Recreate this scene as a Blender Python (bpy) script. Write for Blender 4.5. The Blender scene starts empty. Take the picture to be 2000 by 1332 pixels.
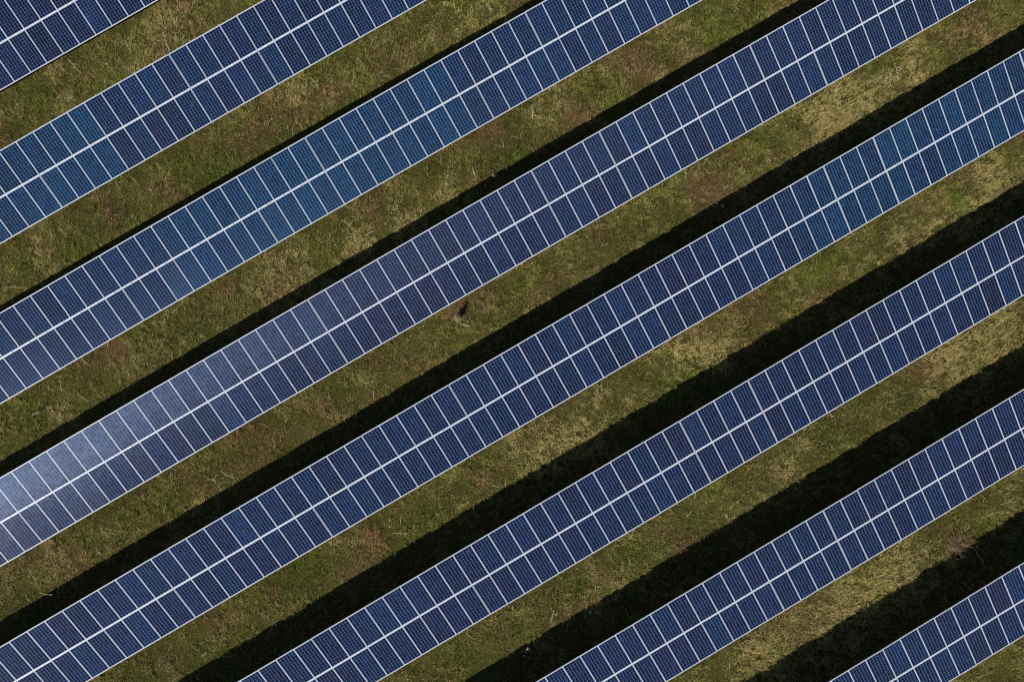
import bpy, math, random
import numpy as np
from mathutils import Matrix, Vector

# ------------------------------------------------------------------ camera, sky, sun, exposure
random.seed(11)
rng = np.random.default_rng(7)
sc = bpy.context.scene
col = sc.collection

POST_H = 2.60                 # upper panel edge above the ground
CAM_Z = 46.331 + POST_H       # drone height over the field
SUN = Vector((-0.67, -0.364, 0.737)).normalized()

cam_data = bpy.data.cameras.new("camera")
cam = bpy.data.objects.new("camera", cam_data)
col.objects.link(cam)
right = Vector((0.8633544, -0.5045536, 0.0066917))
down = Vector((-0.5034809, -0.8622493, -0.0550736))
fwd = Vector((0.0335574, 0.0441790, -0.9984599))
m = Matrix((right, -down, -fwd)).transposed().to_4x4()
m.translation = (0, 0, CAM_Z)
cam.matrix_world = m
cam_data.sensor_width = 36.0
cam_data.sensor_fit = 'HORIZONTAL'
cam_data.lens = 1796.55 / 2000.0 * 36.0
cam_data.clip_start = 0.5
cam_data.clip_end = 3000
sc.camera = cam

world = bpy.data.worlds.new("World")
sc.world = world
world.use_nodes = True
wn = world.node_tree
sky = wn.nodes.new('ShaderNodeTexSky')
sky.sky_type = 'NISHITA'
sky.sun_disc = False
sky.sun_elevation = math.asin(SUN.z)
sky.sun_rotation = math.atan2(SUN.x, SUN.y)
sky.altitude = 300
sky.air_density = 1.0
sky.dust_density = 0.4
sky.ozone_density = 1.0
wn.links.new(sky.outputs[0], wn.nodes['Background'].inputs[0])
wn.nodes['Background'].inputs[1].default_value = 0.05

sl = bpy.data.lights.new("sun", 'SUN')
sl.energy = 3.8
sl.angle = math.radians(0.5)
sl.color = (1.0, 0.95, 0.87)
so = bpy.data.objects.new("sun", sl)
so.rotation_euler = (-SUN).to_track_quat('-Z', 'Y').to_euler()
col.objects.link(so)

sc.view_settings.view_transform = 'Standard'
sc.view_settings.look = 'None'
sc.view_settings.gamma = 1.0
sc.view_settings.use_curve_mapping = False
sc.view_settings.exposure = 0.0
sc.render.engine = 'CYCLES'
sc.cycles.use_denoising = False
sc.cycles.max_bounces = 5
sc.cycles.diffuse_bounces = 2
sc.cycles.glossy_bounces = 2
sc.cycles.filter_width = 1.3

# ------------------------------------------------------------------ the field: measured rows
PITCH = 1.00303
TILT = 0.33994
CT, ST = math.cos(TILT), math.sin(TILT)
ROW_X = [-13.3646, -15.28479, -2.33594, 10.7689, 19.76622, 6.72181, 10.65065, 6.69049]
ROW_Y = [31.27088, 23.81652, 16.39206, 9.04712, 1.76014, -5.60688, -13.03974, -20.40607]
ROW_Z = [-0.80247, -0.35627, -0.09681, 0.18393, 0.26754, 0.40805, 0.27595, 0.12008]
ROW_S = [0.00689, 0.00293, 0.00234, 6e-05, -0.00231, -0.00428, 0.0027, 0.00158]
BOW = -0.00044
ROW_RANGE = [(-9, 14), (-11, 29), (-28, 29), (-44, 28), (-56, 19), (-36, 28), (-28, 20), (-13, 20)]
_gy = np.array(ROW_Y[::-1]) - 1.8
_gz = np.array(ROW_Z[::-1])
_gs = np.array(ROW_S[::-1])


def ground_z(x, y):
    x = np.asarray(x, float)
    y = np.asarray(y, float)
    xc = np.clip(x, -45, 45)
    return np.interp(y, _gy, _gz) + np.interp(y, _gy, _gs) * xc + BOW * xc * xc


# value noise -----------------------------------------------------------------
def _hash(ix, iy, seed):
    h = (ix.astype(np.int64) * 374761393 + iy.astype(np.int64) * 668265263 + seed * 974634777) & 0x7fffffff
    h = ((h ^ (h >> 13)) * 1274126177) & 0x7fffffff
    return ((h ^ (h >> 16)) & 0xffff) / 65535.0


def vnoise(x, y, s, seed):
    x = x / s
    y = y / s
    ix = np.floor(x); iy = np.floor(y)
    fx = x - ix; fy = y - iy
    fx = fx * fx * (3 - 2 * fx); fy = fy * fy * (3 - 2 * fy)
    a = _hash(ix, iy, seed); b = _hash(ix + 1, iy, seed)
    c = _hash(ix, iy + 1, seed); d = _hash(ix + 1, iy + 1, seed)
    return (a * (1 - fx) + b * fx) * (1 - fy) + (c * (1 - fx) + d * fx) * fy


def fbm(x, y, s, seed, octv=4):
    t = 0; w = 0; a = 1.0
    for k in range(octv):
        ang = 0.6 * k + seed
        xr = x * math.cos(ang) - y * math.sin(ang); yr = x * math.sin(ang) + y * math.cos(ang)
        t = t + a * vnoise(xr, yr, s / 2 ** k, seed + 17 * k); w += a; a *= 0.6
    return t / w


# ------------------------------------------------------------------ materials
def new_mat(name):
    mt = bpy.data.materials.new(name)
    mt.use_nodes = True
    return mt, mt.node_tree, mt.node_tree.nodes['Principled BSDF']


class NB:
    """small node builder"""
    def __init__(self, nt):
        self.nt = nt

    def n(self, typ, **kw):
        nd = self.nt.nodes.new(typ)
        for k, v in kw.items():
            setattr(nd, k, v)
        return nd

    def math(self, op, a, b=None, c=None):
        nd = self.n('ShaderNodeMath', operation=op)
        for k, v in enumerate((a, b, c)):
            if v is None:
                continue
            if isinstance(v, (int, float)):
                nd.inputs[k].default_value = v
            else:
                self.nt.links.new(v, nd.inputs[k])
        return nd.outputs[0]

    def mix(self, f, a, b, mode='MIX'):
        nd = self.n('ShaderNodeMix', data_type='RGBA', blend_type=mode)
        for s, v in ((nd.inputs[0], f), (nd.inputs[6], a), (nd.inputs[7], b)):
            if isinstance(v, (int, float)):
                s.default_value = v
            elif isinstance(v, tuple):
                s.default_value = (*v, 1)
            else:
                self.nt.links.new(v, s)
        return nd.outputs[2]

    def ramp(self, f, stops):
        nd = self.n('ShaderNodeValToRGB')
        el = nd.color_ramp.elements
        while len(el) < len(stops):
            el.new(0.5)
        for e, (p, c) in zip(el, stops):
            e.position = p
            e.color = (*c, 1)
        self.nt.links.new(f, nd.inputs[0])
        return nd.outputs[0]


# panel module: six by twelve cells behind glass
PW, PL = 0.9985, 1.9635
CELL_U, CELL_V = 0.1585, 0.1555
MAT_CELL, nt, bs = new_mat("poly_silicon_cells")
B = NB(nt)
uv = B.n('ShaderNodeUVMap', uv_map='UVMap')
sep = B.n('ShaderNodeSeparateXYZ')
nt.links.new(uv.outputs[0], sep.inputs[0])
cu = B.math('DIVIDE', sep.outputs[0], CELL_U)
cv = B.math('DIVIDE', sep.outputs[1], CELL_V)
iu = B.math('FLOOR', cu); iv = B.math('FLOOR', cv)
fu = B.math('SUBTRACT', cu, iu); fv = B.math('SUBTRACT', cv, iv)
gap_u = B.math('GREATER_THAN', B.math('ABSOLUTE', B.math('SUBTRACT', fu, 0.5)), 0.5 - 0.0024 / CELL_U)
gap_v = B.math('GREATER_THAN', B.math('ABSOLUTE', B.math('SUBTRACT', fv, 0.5)), 0.5 - 0.0010 / CELL_V)
out_u = B.math('GREATER_THAN', B.math('ABSOLUTE', B.math('SUBTRACT', cu, 3.0)), 3.0)
out_v = B.math('GREATER_THAN', B.math('ABSOLUTE', B.math('SUBTRACT', cv, 6.0)), 6.0)
white = B.math('MAXIMUM', B.math('MAXIMUM', gap_u, gap_v), B.math('MAXIMUM', out_u, out_v))
bus = B.math('LESS_THAN', B.math('ABSOLUTE', B.math('SUBTRACT', B.math('FRACT', B.math('MULTIPLY', fu, 3.0)), 0.5)), 0.007)
oi = B.n('ShaderNodeObjectInfo')
osep = B.n('ShaderNodeSeparateColor')
nt.links.new(oi.outputs['Color'], osep.inputs[0])
tint = osep.outputs[0]; bright = osep.outputs[1]
cid = B.n('ShaderNodeCombineXYZ')
nt.links.new(iu, cid.inputs[0]); nt.links.new(iv, cid.inputs[1])
nt.links.new(B.math('MULTIPLY', oi.outputs['Random'], 991.0), cid.inputs[2])
wnz = B.n('ShaderNodeTexWhiteNoise', noise_dimensions='3D')
nt.links.new(cid.outputs[0], wnz.inputs['Vector'])
r1 = wnz.outputs['Value']
wsep = B.n('ShaderNodeSeparateColor')
nt.links.new(wnz.outputs['Color'], wsep.inputs[0])
# crystal grain inside the cells
grain = B.n('ShaderNodeTexVoronoi', feature='F1')
grain.inputs['Scale'].default_value = 45.0
nt.links.new(uv.outputs[0], grain.inputs['Vector'])
gsep = B.n('ShaderNodeSeparateColor')
nt.links.new(grain.outputs['Color'], gsep.inputs[0])
# colour: violet navy to bright petrol blue
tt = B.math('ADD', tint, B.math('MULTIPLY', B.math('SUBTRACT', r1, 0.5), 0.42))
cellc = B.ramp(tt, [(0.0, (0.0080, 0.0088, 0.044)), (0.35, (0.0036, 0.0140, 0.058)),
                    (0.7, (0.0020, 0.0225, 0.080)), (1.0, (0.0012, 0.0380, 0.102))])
bval = B.math('MULTIPLY', B.math('ADD', 0.72, B.math('MULTIPLY', wsep.outputs[1], 0.5)), B.math('ADD', 0.7, B.math('MULTIPLY', bright, 0.6)))
bval = B.math('MULTIPLY', bval, B.math('ADD', 0.8, B.math('MULTIPLY', gsep.outputs[0], 0.4)))
vm = B.n('ShaderNodeVectorMath', operation='SCALE')
nt.links.new(cellc, vm.inputs[0]); nt.links.new(bval, vm.inputs['Scale'])
c1 = B.mix(bus, vm.outputs[0], (0.03, 0.05, 0.12))
c2 = B.mix(white, c1, (0.50, 0.62, 0.82))
# a little dust and the odd bird dropping on the glass
dn = B.n('ShaderNodeTexNoise'); dn.inputs['Scale'].default_value = 6.0; dn.inputs['Detail'].default_value = 4
tco = B.n('ShaderNodeTexCoord')
dv = B.n('ShaderNodeVectorMath', operation='ADD')
nt.links.new(uv.outputs[0], dv.inputs[0])
cc = B.n('ShaderNodeCombineXYZ'); nt.links.new(B.math('MULTIPLY', oi.outputs['Random'], 313.0), cc.inputs[2])
nt.links.new(cc.outputs[0], dv.inputs[1])
nt.links.new(dv.outputs[0], dn.inputs['Vector'])
c3 = B.mix(B.math('MULTIPLY', dn.outputs[0], 0.004), c2, (0.45, 0.42, 0.38))
dp = B.n('ShaderNodeTexVoronoi', feature='F1'); dp.inputs['Scale'].default_value = 1.2
nt.links.new(dv.outputs[0], dp.inputs['Vector'])
spot = B.math('LESS_THAN', dp.outputs['Distance'], 0.022)
c4 = B.mix(spot, c3, (0.55, 0.55, 0.53))
nt.links.new(c4, bs.inputs['Base Color'])
bs.inputs['Roughness'].default_value = 0.30
bs.inputs['Anisotropic'].default_value = 0.93
tgn = B.n('ShaderNodeTangent', direction_type='UV_MAP', uv_map='UVMap')
nt.links.new(tgn.outputs[0], bs.inputs['Tangent'])
bs.inputs['IOR'].default_value = 1.5
bs.inputs['Specular IOR Level'].default_value = 0.105
bs.inputs['Specular Tint'].default_value = (0.40, 0.58, 1.0, 1)
bs.inputs['Coat Weight'].default_value = 1.0
bs.inputs['Coat Roughness'].default_value = 0.10
bs.inputs['Coat IOR'].default_value = 1.36
# each crystal reflects a slightly different way
geo = B.n('ShaderNodeNewGeometry')
jv = B.n('ShaderNodeVectorMath', operation='SUBTRACT')
nt.links.new(grain.outputs['Color'], jv.inputs[0]); jv.inputs[1].default_value = (0.5, 0.5, 0.5)
jw = B.n('ShaderNodeVectorMath', operation='SUBTRACT')
nt.links.new(wnz.outputs['Color'], jw.inputs[0]); jw.inputs[1].default_value = (0.5, 0.5, 0.5)
ja = B.n('ShaderNodeVectorMath', operation='MULTIPLY_ADD')
nt.links.new(jw.outputs[0], ja.inputs[0]); ja.inputs[1].default_value = (0.06, 0.010, 0.0)
nt.links.new(geo.outputs['Normal'], ja.inputs[2])
jb = B.n('ShaderNodeVectorMath', operation='MULTIPLY_ADD')
nt.links.new(jv.outputs[0], jb.inputs[0]); jb.inputs[1].default_value = (0.05, 0.014, 0.0)
nt.links.new(ja.outputs[0], jb.inputs[2])
jn = B.n('ShaderNodeVectorMath', operation='NORMALIZE')
nt.links.new(jb.outputs[0], jn.inputs[0])
nt.links.new(jn.outputs[0], bs.inputs['Normal'])
nt.links.new(geo.outputs['Normal'], bs.inputs['Coat Normal'])


def plain(name, c, rough, metal=0.0, noise=0.0, scale=5.0, spec=0.5):
    mt, nt, bs = new_mat(name)
    B = NB(nt)
    if noise:
        tc = B.n('ShaderNodeTexCoord')
        nz = B.n('ShaderNodeTexNoise'); nz.inputs['Scale'].default_value = scale; nz.inputs['Detail'].default_value = 5
        nt.links.new(tc.outputs['Object'], nz.inputs['Vector'])
        o = B.mix(nz.outputs[0], tuple(v * (1 - noise) for v in c), tuple(min(1, v * (1 + noise)) for v in c))
        nt.links.new(o, bs.inputs['Base Color'])
    else:
        bs.inputs['Base Color'].default_value = (*c, 1)
    bs.inputs['Roughness'].default_value = rough
    bs.inputs['Metallic'].default_value = metal
    bs.inputs['Specular IOR Level'].default_value = spec
    return mt


MAT_FRAME = plain("anodised_aluminium", (0.70, 0.705, 0.73), 0.42, 0.0, 0.06, 4.0)
MAT_CLAMP = plain("bright_clamp", (0.82, 0.83, 0.84), 0.35)
MAT_BACK = plain("white_backsheet", (0.6, 0.6, 0.6), 0.6)
MAT_STEEL = plain("galvanised_steel", (0.36, 0.37, 0.38), 0.5, 0.6, 0.2, 3.0)
MAT_STALK = plain("dry_stalk", (0.66, 0.60, 0.45), 0.8, 0, 0.25, 8.0)
MAT_TWIG = plain("brown_twig", (0.27, 0.19, 0.10), 0.85, 0, 0.35, 6.0)
MAT_STONE = plain("pale_stone", (0.42, 0.40, 0.36), 0.9, 0, 0.3, 9.0)


# ------------------------------------------------------------------ mesh helpers
def mesh_from(name, verts, faces, mats, fmat=None):
    me = bpy.data.meshes.new(name)
    me.from_pydata([tuple(v) for v in verts], [], faces)
    for mt in mats:
        me.materials.append(mt)
    if fmat:
        me.polygons.foreach_set('material_index', fmat)
    me.update()
    return me


class MB:
    def __init__(self):
        self.v = []; self.f = []; self.m = []

    def box(self, x0, x1, y0, y1, z0, z1, mi=0):
        b = len(self.v)
        self.v += [(x0, y0, z0), (x1, y0, z0), (x1, y1, z0), (x0, y1, z0), (x0, y0, z1), (x1, y0, z1), (x1, y1, z1), (x0, y1, z1)]
        for q in ((3, 2, 1, 0), (4, 5, 6, 7), (0, 1, 5, 4), (1, 2, 6, 5), (2, 3, 7, 6), (3, 0, 4, 7)):
            self.f.append(tuple(b + k for k in q)); self.m.append(mi)

    def tube(self, pts, radii, n=5, mi=0):
        pts = [Vector(p) for p in pts]
        b = len(self.v)
        for k, p in enumerate(pts):
            d = (pts[min(k + 1, len(pts) - 1)] - pts[max(k - 1, 0)]).normalized()
            a = d.cross(Vector((0.31, 0.2, 0.93)));
            if a.length < 1e-3:
                a = d.cross(Vector((1, 0, 0)))
            a.normalize(); c = d.cross(a)
            for j in range(n):
                t = 2 * math.pi * j / n
                self.v.append(tuple(p + (a * math.cos(t) + c * math.sin(t)) * radii[k]))
        for k in range(len(pts) - 1):
            for j in range(n):
                self.f.append((b + k * n + j, b + k * n + (j + 1) % n, b + (k + 1) * n + (j + 1) % n, b + (k + 1) * n + j)); self.m.append(mi)
        self.f.append(tuple(b + j for j in range(n - 1, -1, -1))); self.m.append(mi)
        e = b + (len(pts) - 1) * n
        self.f.append(tuple(e + j for j in range(n))); self.m.append(mi)

    def mesh(self, name, mats):
        return mesh_from(name, self.v, self.f, mats, self.m)


def link(name, me, parent=None):
    o = bpy.data.objects.new(name, me)
    col.objects.link(o)
    if parent:
        o.parent = parent
    return o


# ------------------------------------------------------------------ ground sheet
def graded(a, b, step, far):
    core = list(np.arange(a, b + step * 0.5, step))
    ext = []
    d = step
    p = core[-1]
    while p < far:
        d *= 1.35
        p += d
        ext.append(p)
    neg = []
    d = step
    p = core[0]
    while p > -far:
        d *= 1.35
        p -= d
        neg.append(p)
    return np.array(neg[::-1] + core + ext)


STRAW = [(0.25, -3.43, 2.0), (2.16, -3.92, 1.2), (-7.4, 11.26, 1.6), (23.7, 3.74, 1.8), (10.57, -4.13, 1.0), (9.53, -3.21, 1), (6.96, -18.47, 2.3), (9.73, -18.56, 2.3), (4.29, -18.73, 1.5), (13.03, -18.34, 2), (24.41, -10.31, 1.8), (21.32, -10.09, 1.2), (-2.87, 10.69, 1.2), (28.32, -3.0, 1.5), (0.04, 10.27, 1.0), (-0.68, -2.88, 1.2), (1.93, 22.42, 0.8), (-1.93, 20.1, 1.2), (-6.09, 26.75, 1.0)]
BROWN = [(14.82, 3.74, 1.5), (14.89, 3.05, 0.8), (20.02, -10.12, 0.9), (-9.96, -3.33, 0.6), (16.84, -4.31, 0.7), (-11.81, -4.4, 0.8), (16.52, -18.85, 0.7), (-7.95, 10.57, 0.7), (4.0, -11.67, 0.8), (18.47, 9.55, 1.2), (15.11, 11.5, 1), (-16.94, 12.25, 1), (-0.14, 5.6, 0.8), (10.81, 10.75, 0.8), (6.24, 12.76, 1)]
GREEN = [(19.94, 11.47, 1.4), (2.25, 1.05, 0.8), (-13.86, -2.59, 1.5), (-14.71, -3.01, 1), (10.69, -13.89, 1), (-5.97, 1.46, 1), (-1.77, -10.59, 0.8), (26.15, -3.35, 0.6), (17.85, -2.67, 1.3), (23.3, 2.03, 0.9), (0.47, 20.98, 1.2), (-7.2, 18.01, 1), (-10.24, 24.93, 1.2), (-13.8, 27.0, 1), (25.98, 5.34, 0.7), (-15.18, 6.54, 1.2), (-16.54, 18.02, 1.2), (-15.19, 13.75, 1.3), (-4.41, 13.5, 1), (7.06, 10.35, 0.8), (18.95, 0.21, 0.8), (7.77, 1.3, 1), (-22.35, 11.35, 1), (-12.03, 7.19, 1)]


def patch(x, y, lst):
    t = np.zeros_like(x)
    wob = 0.6 + 0.8 * fbm(x, y, 0.9, 91, 3)
    for px, py, r in lst:
        d = np.hypot(x - px, y - py) / (r * wob)
        t = np.maximum(t, np.clip(1.25 - d, 0, 1))
    return np.clip(t, 0, 1)


gx = graded(-40, 44, 0.5, 900)
gyv = graded(-34, 38, 0.5, 900)
GX, GY = np.meshgrid(gx, gyv)
GZ = ground_z(GX, GY) + (fbm(GX, GY, 3.0, 5, 3) - 0.5) * 0.10
nx, ny = len(gx), len(gyv)
verts = np.stack([GX.ravel(), GY.ravel(), GZ.ravel()], 1)
idx = np.arange(nx * ny).reshape(ny, nx)
faces = np.stack([idx[:-1, :-1], idx[:-1, 1:], idx[1:, 1:], idx[1:, :-1]], -1).reshape(-1, 4)
me = bpy.data.meshes.new("ground")
me.vertices.add(len(verts)); me.vertices.foreach_set('co', verts.ravel())
me.loops.add(faces.size); me.loops.foreach_set('vertex_index', faces.ravel())
me.polygons.add(len(faces)); me.polygons.foreach_set('loop_start', np.arange(0, faces.size, 4))
me.update(calc_edges=True)
MAT_GROUND, nt, bs = new_mat("soil_and_thatch")
B = NB(nt)
tc = B.n('ShaderNodeTexCoord')
n1 = B.n('ShaderNodeTexNoise'); n1.inputs['Scale'].default_value = 0.5; n1.inputs['Detail'].default_value = 8; n1.inputs['Roughness'].default_value = 0.65
n2 = B.n('ShaderNodeTexNoise'); n2.inputs['Scale'].default_value = 11.0; n2.inputs['Detail'].default_value = 8; n2.inputs['Roughness'].default_value = 0.75
for q in (n1, n2):
    nt.links.new(tc.outputs['Object'], q.inputs['Vector'])
ca = B.ramp(n1.outputs[0], [(0.3, (0.060, 0.068, 0.017)), (0.5, (0.095, 0.092, 0.028)), (0.7, (0.14, 0.112, 0.046))])
cb = B.ramp(n2.outputs[0], [(0.3, (0.2, 0.2, 0.2)), (0.7, (1.75, 1.7, 1.5))])
sat = B.n('ShaderNodeAttribute', attribute_name='bare_soil')
ca = B.mix(B.math('MULTIPLY', sat.outputs['Fac'], 0.7), ca, (0.185, 0.115, 0.058))
nt.links.new(B.mix(1.0, ca, cb, 'MULTIPLY'), bs.inputs['Base Color'])
bs.inputs['Roughness'].default_value = 1.0
bs.inputs['Specular IOR Level'].default_value = 0.05
bp = B.n('ShaderNodeBump'); bp.inputs['Strength'].default_value = 0.9; bp.inputs['Distance'].default_value = 0.12
nt.links.new(n2.outputs[0], bp.inputs['Height']); nt.links.new(bp.outputs[0], bs.inputs['Normal'])
me.materials.append(MAT_GROUND)
soil = patch(GX.ravel(), GY.ravel(), BROWN)
sa = me.attributes.new('bare_soil', 'FLOAT', 'POINT')
sa.data.foreach_set('value', soil.astype(np.float32))
go = link("ground", me)
go["kind"] = "structure"

# ------------------------------------------------------------------ grass
def build_grass(n_tuft, per):
    # footprint of the view in the field, with a margin
    quad = np.array([(-14.5, 35.5), (39.5, 4.5), (17.5, -30.5), (-34.5, 0.5)])
    quad = quad.mean(0) + (quad - quad.mean(0)) * 1.10
    u = rng.random(n_tuft); v = rng.random(n_tuft)
    a = quad[0] + (quad[1] - quad[0]) * u[:, None]
    b = quad[3] + (quad[2] - quad[3]) * u[:, None]
    t = a + (b - a) * v[:, None]
    x, y = t[:, 0], t[:, 1]
    # thin out where the panels always cover the ground
    keep = (patch(x, y, BROWN) * 0.5 < rng.random(n_tuft))
    for ry in ROW_Y:
        under = (y < ry - 1.2) & (y > ry - 3.0)
        keep &= ~(under & (rng.random(n_tuft) > 0.2))
    x, y = x[keep], y[keep]
    nT = len(x)
    dens = fbm(x, y, 0.55, 3, 3)
    straw = np.clip((fbm(x, y, 2.6, 21, 5) - 0.52) * 5.0, 0, 1)
    fine = fbm(x, y, 0.35, 44, 2)
    straw = np.clip(straw * 0.8 + (fine - 0.5) * 0.6 + 0.10, 0, 1)
    pst, pbr, pgr = patch(x, y, STRAW), patch(x, y, BROWN), patch(x, y, GREEN)
    straw = np.clip(straw + 1.3 * pst * (0.5 + fine) - 0.8 * pgr, 0, 1)
    brown = np.clip((fbm(x, y, 1.7, 33, 4) - 0.53) * 6.0, 0, 1) * 0.8
    brown = np.clip(brown + pbr * 1.2 - pgr - pst * 0.5, 0, 1)
    green = np.clip((fbm(x, y, 1.5, 57, 4) - 0.50) * 6, 0, 1) * 0.8 + pgr
    hgt = 0.045 + 0.21 * np.clip((dens - 0.40) * 2.8, 0, 1) + 0.08 * pst + 0.05 * pgr + 0.08 * rng.random(nT) ** 3
    # blades
    T = np.repeat(np.arange(nT), per)
    nB = len(T)
    rad = 0.05 + 0.13 * rng.random(nB)
    an = rng.random(nB) * 2 * np.pi
    bx = x[T] + rad * np.cos(an) * rng.random(nB) ** 0.5 * 1.3
    by = y[T] + rad * np.sin(an) * rng.random(nB) ** 0.5 * 1.3
    tall = rng.random(nB) < 0.03
    L = hgt[T] * (0.6 + 0.8 * rng.random(nB)) * np.where(tall, 1.9, 1.0)
    stem = rng.random(nB) < 0.0011
    L = np.where(stem, 0.35 + 0.45 * rng.random(nB), L)
    w = (0.010 + 0.010 * rng.random(nB)) * np.where(tall, 0.6, 1.0)
    lean_dir = an * 0.5 + rng.random(nB) * 2 * np.pi * 0.5 + fbm(bx, by, 1.2, 77, 2) * 9
    lean = np.where(stem, 1.15 + 0.25 * rng.random(nB), 0.30 + 1.05 * rng.random(nB))
    dx, dy = np.cos(lean_dir), np.sin(lean_dir)
    px, py = -dy, dx
    bz = ground_z(bx, by) + (fbm(bx, by, 3.0, 5, 3) - 0.5) * 0.10 - 0.01
    V = np.empty((nB, 5, 3), np.float32)
    V[:, 0] = np.stack([bx - px * w / 2, by - py * w / 2, bz], 1)
    V[:, 1] = np.stack([bx + px * w / 2, by + py * w / 2, bz], 1)
    mx = bx + dx * L * 0.55 * np.sin(lean * 0.6); my = by + dy * L * 0.55 * np.sin(lean * 0.6); mz = bz + L * 0.55 * np.cos(lean * 0.6)
    V[:, 2] = np.stack([mx + px * w * 0.42, my + py * w * 0.42, mz], 1)
    V[:, 3] = np.stack([mx - px * w * 0.42, my - py * w * 0.42, mz], 1)
    ex = mx + dx * L * 0.5 * np.sin(lean * 1.25); ey = my + dy * L * 0.5 * np.sin(lean * 1.25); ez = mz + L * 0.5 * np.cos(lean * 1.25)
    V[:, 4] = np.stack([ex, ey, ez], 1)
    # colour of every blade
    cg = np.array([0.232, 0.213, 0.047]); cgb = np.array([0.160, 0.222, 0.026]); cs = np.array([0.62, 0.49, 0.205])
    cbn = np.array([0.27, 0.155, 0.075]); cdk = np.array([0.095, 0.095, 0.028])
    C = np.tile(cg, (nB, 1))
    def blend(C, c, f):
        return C * (1 - f[:, None]) + c * f[:, None]
    rb = rng.random((nB, 4))
    C = blend(C, cgb, np.clip(green[T] * (0.4 + rb[:, 0]), 0, 1))
    C = blend(C, cdk, (rb[:, 1] < 0.22) * 0.8)
    C = blend(C, cbn, np.clip(brown[T] * (0.5 + rb[:, 2]), 0, 1))
    C = blend(C, cs, ((rb[:, 3] < 0.06 + 0.72 * straw[T])) * (0.45 + 0.55 * rb[:, 0]))
    C = C * (0.62 + 0.76 * fbm(x, y, 4.5, 61, 3))[T][:, None] * (0.8 + 0.4 * rng.random(nB))[:, None] * (0.85 + 0.3 * rng.random(nT)[T])[:, None]
    C = blend(C, np.array([0.75, 0.72, 0.58]), (rng.random(nB) < 0.0012) * 1.0)
    C = np.where(stem[:, None], np.array([0.66, 0.60, 0.44]) * (0.5 + 0.5 * rng.random(nB))[:, None], C)
    C = np.clip(C, 0, 0.85)
    me = bpy.data.meshes.new("grass")
    me.vertices.add(nB * 5)
    me.vertices.foreach_set('co', V.ravel())
    base = np.arange(nB)[:, None] * 5
    loops = np.concatenate([base + np.array([0, 1, 2, 3]), base + np.array([3, 2, 4])], 1).ravel()
    me.loops.add(nB * 7)
    me.loops.foreach_set('vertex_index', loops.astype(np.int32))
    st = (np.arange(nB)[:, None] * 7 + np.array([0, 4])).ravel()
    me.polygons.add(nB * 2)
    me.polygons.foreach_set('loop_start', st.astype(np.int32))
    me.update(calc_edges=True)
    at = me.attributes.new('blade_colour', 'FLOAT_COLOR', 'POINT')
    cc = np.ones((nB, 5, 4), np.float32)
    cc[:, :, :3] = C[:, None, :]
    at.data.foreach_set('color', cc.ravel())
    mt, nt, bs = new_mat("grass_blades")
    B = NB(nt)
    a = B.n('ShaderNodeAttribute', attribute_name='blade_colour')
    nt.links.new(a.outputs['Color'], bs.inputs['Base Color'])
    bs.inputs['Roughness'].default_value = 0.7
    bs.inputs['Specular IOR Level'].default_value = 0.25
    me.materials.append(mt)
    o = link("grass", me)
    o["kind"] = "stuff"
    o["label"] = "mottled green and straw grass growing in strips between the panel rows"
    o["category"] = "grass"
    return o


build_grass(116000, 18)

# ------------------------------------------------------------------ solar arrays
FR = 0.014      # long side of the frame
FS = 0.034      # short side of the frame
HALF = 0.0      # panel origin in its lower left corner


def panel_mesh():
    v = []; f = []; mi = []
    x0, x1, y0, y1 = FR, PW - FR, FS, PL - FS
    zt, zb = 0.0, -0.006
    v = [(x0, y0, zt), (x1, y0, zt), (x1, y1, zt), (x0, y1, zt), (x0, y0, zb), (x1, y0, zb), (x1, y1, zb), (x0, y1, zb)]
    f = [(0, 1, 2, 3), (7, 6, 5, 4)]
    me = mesh_from("solar_panel", v, f, [MAT_CELL, MAT_BACK], [0, 1])
    uvl = me.uv_layers.new(name='UVMap')
    ou = (PW - 6 * CELL_U) / 2; ov = (PL - 12 * CELL_V) / 2
    for p in me.polygons:
        for li in p.loop_indices:
            co = me.vertices[me.loops[li].vertex_index].co
            uvl.data[li].uv = (co.x - ou, co.y - ov)
    return me


def frame_mesh(upper):
    b = MB()
    zt, zb = 0.0025, -0.040
    b.box(0, FR, 0, PL, zb, zt)
    b.box(PW - FR, PW, 0, PL, zb, zt)
    b.box(FR, PW - FR, 0, FS, zb, zt)
    b.box(FR, PW - FR, PL - FS, PL, zb, zt)
    me = b.mesh("panel_frame", [MAT_FRAME])
    return me


def clamp_mesh():
    b = MB()
    b.box(PW / 2 - 0.055, PW / 2 + 0.055, -0.036, 0.032, 0.0030, 0.012)
    return b.mesh("clamp", [MAT_CLAMP])


ME_PANEL = panel_mesh()
ME_FRAME = frame_mesh(True)
ME_CLAMP = clamp_mesh()

# joints where a wider slit shows between two neighbours: (row, joint, upper / lower / both)
SLITS = {(2, 9): 'U', (2, 13): 'L', (2, 0): 'L', (3, 0): 'U', (3, 9): 'L', (3, -4): 'L', (3, 13): 'U', (4, -17): 'UL', (4, -4): 'UL', (4, 0): 'UL',
         (4, 9): 'U', (4, 12): 'L', (5, 0): 'UL', (5, 3): 'UL', (5, 12): 'U', (5, -39): 'L', (5, -22): 'U', (6, 0): 'UL', (6, 4): 'UL', (7, 0): 'UL', (7, -4): 'L', (6, -13): 'L', (5, -31): 'L', (3, -12): 'L'}


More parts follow.
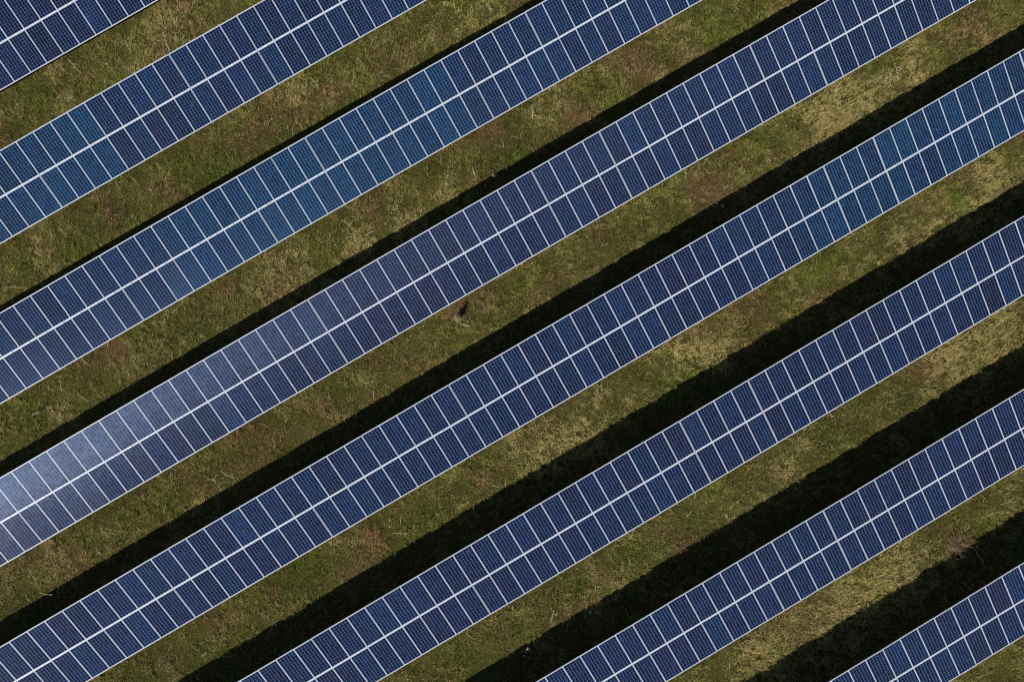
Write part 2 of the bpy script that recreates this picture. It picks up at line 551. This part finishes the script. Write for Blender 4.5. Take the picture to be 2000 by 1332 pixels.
def tint_of(r, i):
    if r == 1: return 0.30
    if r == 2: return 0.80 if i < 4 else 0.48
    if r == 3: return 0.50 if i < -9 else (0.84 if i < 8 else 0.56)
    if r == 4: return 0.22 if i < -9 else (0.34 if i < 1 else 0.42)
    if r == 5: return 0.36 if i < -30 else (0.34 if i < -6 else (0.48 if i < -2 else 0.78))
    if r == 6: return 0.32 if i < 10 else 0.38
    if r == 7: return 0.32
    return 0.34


ROW_LABEL = [
    "short blue solar panel row cutting across the top left corner",
    "second solar panel row from the top left corner, brightest blue at its left end",
    "third solar panel row from the top left corner, with the most petrol blue panels",
    "solar panel row whose left end glares pale in the sun",
    "longest solar panel row, from bottom left corner to right edge, beside the glaring row",
    "third solar panel row from the bottom right corner, with two dark slits near its middle",
    "second solar panel row from the bottom right corner, above the long straw grass",
    "short navy solar panel row cutting across the bottom right corner",
]


def beam(pts, half_w, z0, z1):
    b = MB()
    n = len(pts)
    for (x, y, z) in pts:
        b.v += [(x, y - half_w, z + z0), (x, y + half_w, z + z0), (x, y + half_w, z + z1), (x, y - half_w, z + z1)]
    for k in range(n - 1):
        a = 4 * k; c = 4 * (k + 1)
        for j in range(4):
            b.f.append((a + j, c + j, c + (j + 1) % 4, a + (j + 1) % 4)); b.m.append(0)
    b.f.append((0, 1, 2, 3)); b.m.append(0)
    b.f.append((4 * n - 1, 4 * n - 2, 4 * n - 3, 4 * n - 4)); b.m.append(0)
    return b.mesh("purlin", [MAT_STEEL])


def build_row(r):
    i0, i1 = ROW_RANGE[r - 1]
    X0, Y0, Z0, S0 = ROW_X[r - 1], ROW_Y[r - 1], ROW_Z[r - 1], ROW_S[r - 1]

    def at(xi, v):          # point on the panel plane, v metres down the slope
        x = X0 + xi * PITCH
        return Vector((x, Y0 - v * CT, POST_H + Z0 + S0 * x + BOW * x * x - v * ST))
    mid = at((i0 + i1) / 2, 1.966)
    root = bpy.data.objects.new("solar_panel_row", None)
    root.empty_display_size = 1.0
    base = Vector((mid.x, mid.y, float(ground_z(mid.x, mid.y))))
    root.location = base
    col.objects.link(root)
    root["label"] = ROW_LABEL[r - 1]
    root["category"] = "solar panels"
    root["group"] = "solar panel rows on the field"
    wob = 0.0
    for k, tag in ((0, 'U'), (1, 'L')):
        for i in range(i0, i1):
            v_low = 1.966 * (k + 1) - 0.0015          # lower edge
            org = at(i, v_low)
            nxt = at(i + 1, v_low)
            ex = (nxt - org).normalized()
            ey = Vector((0, CT, ST))
            ez = ex.cross(ey).normalized(); ey = ez.cross(ex)
            # small random mounting errors, then row tilts added to place the sun glare
            tx = random.gauss(0, 0.0050); ty = random.gauss(0, 0.0060)
            if r == 4:
                tx += -0.014 if k == 1 else -0.029  # added tilt, brings the glare onto this row, upper panels most
            if r == 3:
                tx -= 0.036  # added tilt, turns the glare away from this row
            rotm = Matrix((ex, ey, ez)).transposed() @ Matrix.Rotation(tx, 3, 'X') @ Matrix.Rotation(ty, 3, 'Y')
            lo = 0.0022; hi = PITCH - 0.0022
            if tag in SLITS.get((r, i), ''): lo = 0.014
            if tag in SLITS.get((r, i + 1), ''): hi = PITCH - 0.014
            p = link("solar_panel", ME_PANEL, root)
            p.scale = ((hi - lo) / PW, 1, 1)
            p.rotation_euler = rotm.to_euler()
            cen = org + ex * (PITCH / 2) + ey * (PL / 2)
            p.location = cen - rotm @ Vector(((hi - lo) / 2, PL / 2, 0)) + ex * ((lo + hi) / 2 - PITCH / 2) - base
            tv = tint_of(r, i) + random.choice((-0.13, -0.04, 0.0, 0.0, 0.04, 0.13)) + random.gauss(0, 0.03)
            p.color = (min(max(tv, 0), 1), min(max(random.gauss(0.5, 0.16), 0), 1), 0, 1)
            fo = link("panel_frame", ME_FRAME, p)
            if k == 0:
                link("clamp", ME_CLAMP, p)
    # purlins along the row, four of them, under the frames
    xs = list(range(i0, i1 + 1, 1))
    for v in (0.55, 1.50, 2.42, 3.47):
        pts = [tuple(at(i, v) - base) for i in xs]
        link("purlin", beam(pts, 0.025, -0.125, -0.052), root)
    # rafter and two posts every fourth panel
    for i in range(i0 + 2, i1, 4):
        a = at(i + 0.5, 0.95) - base; b = at(i + 0.5, 3.7) - base
        nrm = Vector((0, -ST, CT))
        rb = MB(); rb.tube([a - nrm * 0.165, b - nrm * 0.165], [0.045, 0.045], 4)
        link("rafter", rb.mesh("rafter", [MAT_STEEL]), root)
        for v in (1.25, 3.0):
            t = at(i + 0.5, v) - base - nrm * 0.19
            gz = float(ground_z(t.x + base.x, t.y + base.y)) - base.z
            pb = MB(); pb.box(t.x - 0.05, t.x + 0.05, t.y - 0.04, t.y + 0.04, gz - 0.4, t.z)
            link("post", pb.mesh("post", [MAT_STEEL]), root)
    return root


for r in range(1, 9):
    build_row(r)

# ------------------------------------------------------------------ dry weeds, shrubs and stones in the strips
STRIP = ["second", "third", "fourth", "fifth", "sixth", "seventh", "eighth"]
WEEDS = [(-12.15, 25.56), (-9.71, 26.18), (-11.34, 26.81), (-6.53, 25.28), (-10.6, 18.64), (-12.12, 18.05), (-10.05, 18.22), (-18.43, 12.34), (-21.08, 11.54), (-21.21, 10.93), (-14.97, 3.61), (-14.53, 3.2), (-13.89, 3.45), (-15.45, 3.59), (7.98, 16.29), (9.74, 18.21), (-2.63, 11.66), (14.49, 11.53), (8.64, 11.95), (30.33, 4.45), (26.43, 3.94), (26.98, 3.88), (25.74, 3.36), (18.68, 3.74), (5.22, 10.45), (4.36, 10.63), (-9.6, 3.27), (-6.17, 1.11), (4.2, -2.61), (-4.01, -11.48), (-5.96, -12.17), (-24.6, 4.47), (-22.64, 3.33), (-26.24, 3.14), (-26.05, 4.31), (15.86, 3.61), (14.1, 4.96), (-0.57, 4.58), (0.12, 3.87), (0.16, 23.78), (-0.5, 19.27), (9.98, 17.43), (14.24, -9.89), (15.5, -17.94), (17.13, -19.67), (-19.68, 17.95), (-22.23, 11.59), (-16.25, 1.89), (-8.08, -3.82), (6.73, -11.57), (13.54, -18.03)]


def gz(x, y):
    return float(ground_z(x, y) + (fbm(np.array([x]), np.array([y]), 3.0, 5, 3)[0] - 0.5) * 0.10)


def weed(x, y):
    b = MB()
    L = random.uniform(0.5, 1.1)
    az = random.gauss(2.2, 0.9)
    lean = random.uniform(0.5, 1.25)
    pts = [Vector((0, 0, -0.03))]
    d = Vector((math.cos(az) * math.sin(lean * 0.5), math.sin(az) * math.sin(lean * 0.5), math.cos(lean * 0.5)))
    for k in range(6):
        pts.append(pts[-1] + d * L / 6)
        d = (d + Vector((math.cos(az + random.uniform(-0.4, 0.4)), math.sin(az), -0.1)) * 0.16 * lean).normalized()
    b.tube(pts, [0.012, 0.011, 0.011, 0.010, 0.009, 0.008, 0.006], 4)
    for k in range(random.randint(2, 5)):
        s = pts[random.randint(2, 5)]
        e = s + Vector((random.uniform(-1, 1), random.uniform(-1, 1), random.uniform(0.1, 0.7))) * random.uniform(0.08, 0.22)
        b.tube([s, (s + e) / 2 + Vector((0, 0, 0.02)), e], [0.009, 0.008, 0.006], 4)
        if random.random() < 0.5:
            b.tube([e, e + Vector((0.012, 0.01, 0.02)), e + Vector((0.02, 0.0, 0.035))], [0.006, 0.02, 0.006], 5)
    h = pts[-1]
    if random.random() < 0.5:
        b.tube([h, h + d * 0.03, h + d * 0.07], [0.006, 0.022, 0.008], 5)
    o = link("dry_weed", b.mesh("dry_weed", [MAT_STALK]))
    o.location = (x, y, gz(x, y))
    s = sum(1 for ry in ROW_Y if y < ry - 1) - 1
    s = min(max(s, 0), 6)
    o["label"] = "thin pale dry weed stalk in the grass above the %s panel row from top left" % STRIP[s]
    o["category"] = "weed"
    o["group"] = "dry weed stalks above the %s panel row" % STRIP[s]
    return o


for w in WEEDS:
    weed(*w)


def shrub(x, y, rad, hgt, n, mat, label, leafy=0.0, e0=0.35, e1=1.35, lean_x=0.0, lean_y=0.0):
    b = MB()
    for k in range(n):
        az = random.random() * 2 * math.pi
        el = random.uniform(e0, e1)
        L = rad * random.uniform(0.5, 1.1)
        d = Vector((math.cos(az) * math.cos(el), math.sin(az) * math.cos(el), math.sin(el) * hgt / rad)) + Vector((lean_x, lean_y, 0)) * random.random()
        p = [Vector((random.uniform(-0.06, 0.06), random.uniform(-0.06, 0.06), -0.02))]
        for j in range(4):
            p.append(p[-1] + (d + Vector((random.gauss(0, 0.25), random.gauss(0, 0.25), random.gauss(0, 0.15)))) * L / 4)
        b.tube(p, [0.016, 0.013, 0.010, 0.008, 0.005], 4)
        for j in range(5):
            s = p[random.randint(1, 4)]
            e = s + Vector((random.gauss(0, 1), random.gauss(0, 1), random.uniform(0, 0.8))) * L * 0.22
            b.tube([s, e], [0.007, 0.004], 3)
            for q in range(int(leafy)):
                c = s.lerp(e, random.random()) + Vector((random.gauss(0, 0.05), random.gauss(0, 0.05), random.gauss(0, 0.03)))
                t = len(b.v)
                a1 = Vector((random.gauss(0, 1), random.gauss(0, 1), random.gauss(0, 0.6))).normalized() * 0.03
                a2 = a1.cross(Vector((random.gauss(0, 1), random.gauss(0, 1), 1))).normalized() * 0.014
                b.v += [tuple(c - a1), tuple(c + a2), tuple(c + a1), tuple(c - a2)]
                b.f.append((t, t + 1, t + 2, t + 3)); b.m.append(0)
    o = link("dry_shrub", b.mesh("dry_shrub", [mat]))
    o.location = (x, y, gz(x, y))
    o["label"] = label
    o["category"] = "shrub"
    return o


MAT_ORANGE = plain("rusty_leaves", (0.36, 0.22, 0.085), 0.85, 0, 0.4, 7.0)
MAT_GREYTWIG = plain("grey_twigs", (0.34, 0.28, 0.18), 0.85, 0, 0.4, 7.0)
shrub(-0.25, 4.62, 0.30, 0.95, 26, MAT_GREYTWIG, "small dead straw brown bush with a dark shadow in the strip below the glaring row", 7, 1.05, 1.5, 0.15, -0.05)
shrub(16.5, -18.9, 1.0, 0.6, 60, MAT_TWIG, "sprawling dry brown shrub reaching into the shade before the bottom right corner row", 2)
shrub(-9.79, -3.19, 0.8, 0.35, 40, MAT_ORANGE, "low rust coloured bush in the strip below the longest row", 6)

STONES = [(14.84, 2.98, 0.07), (15.03, 2.71, 0.09), (14.63, 2.89, 0.05), (5.33, 10.26, 0.08), (4.65, 10.08, 0.05), (-1.98, -12.1, 0.09), (-1.67, -12.31, 0.08), (-6.06, -12.29, 0.06)]
SLAB = ["middle pale stone of three beside the reddish bare patch", "largest pale stone of three beside the reddish bare patch, deepest in the shade",
        "smallest pale stone of three beside the reddish bare patch", "bright pale stone at the shade edge above the glaring row, right one of two",
        "small pale stone at the shade edge above the glaring row, left one of two", "pale stone in the shade edge near the bottom, left one of a pair",
        "pale stone in the shade edge near the bottom, right one of a pair", "lone pale stone at the shade edge by the bottom of the lower strip"]
for (x, y, s), lb in zip(STONES, SLAB):
    import bmesh
    bm = bmesh.new()
    bmesh.ops.create_icosphere(bm, subdivisions=2, radius=s)
    for v in bm.verts:
        v.co *= 1 + random.uniform(-0.18, 0.18)
        v.co.z *= 0.7
    me = bpy.data.meshes.new("stone")
    bm.to_mesh(me); bm.free()
    me.materials.append(MAT_STONE)
    o = link("stone", me)
    o.location = (x, y, gz(x, y) + s * 0.3 + 0.06)
    o["label"] = lb
    o["category"] = "stone"
    o["group"] = "pale stones in the grass"
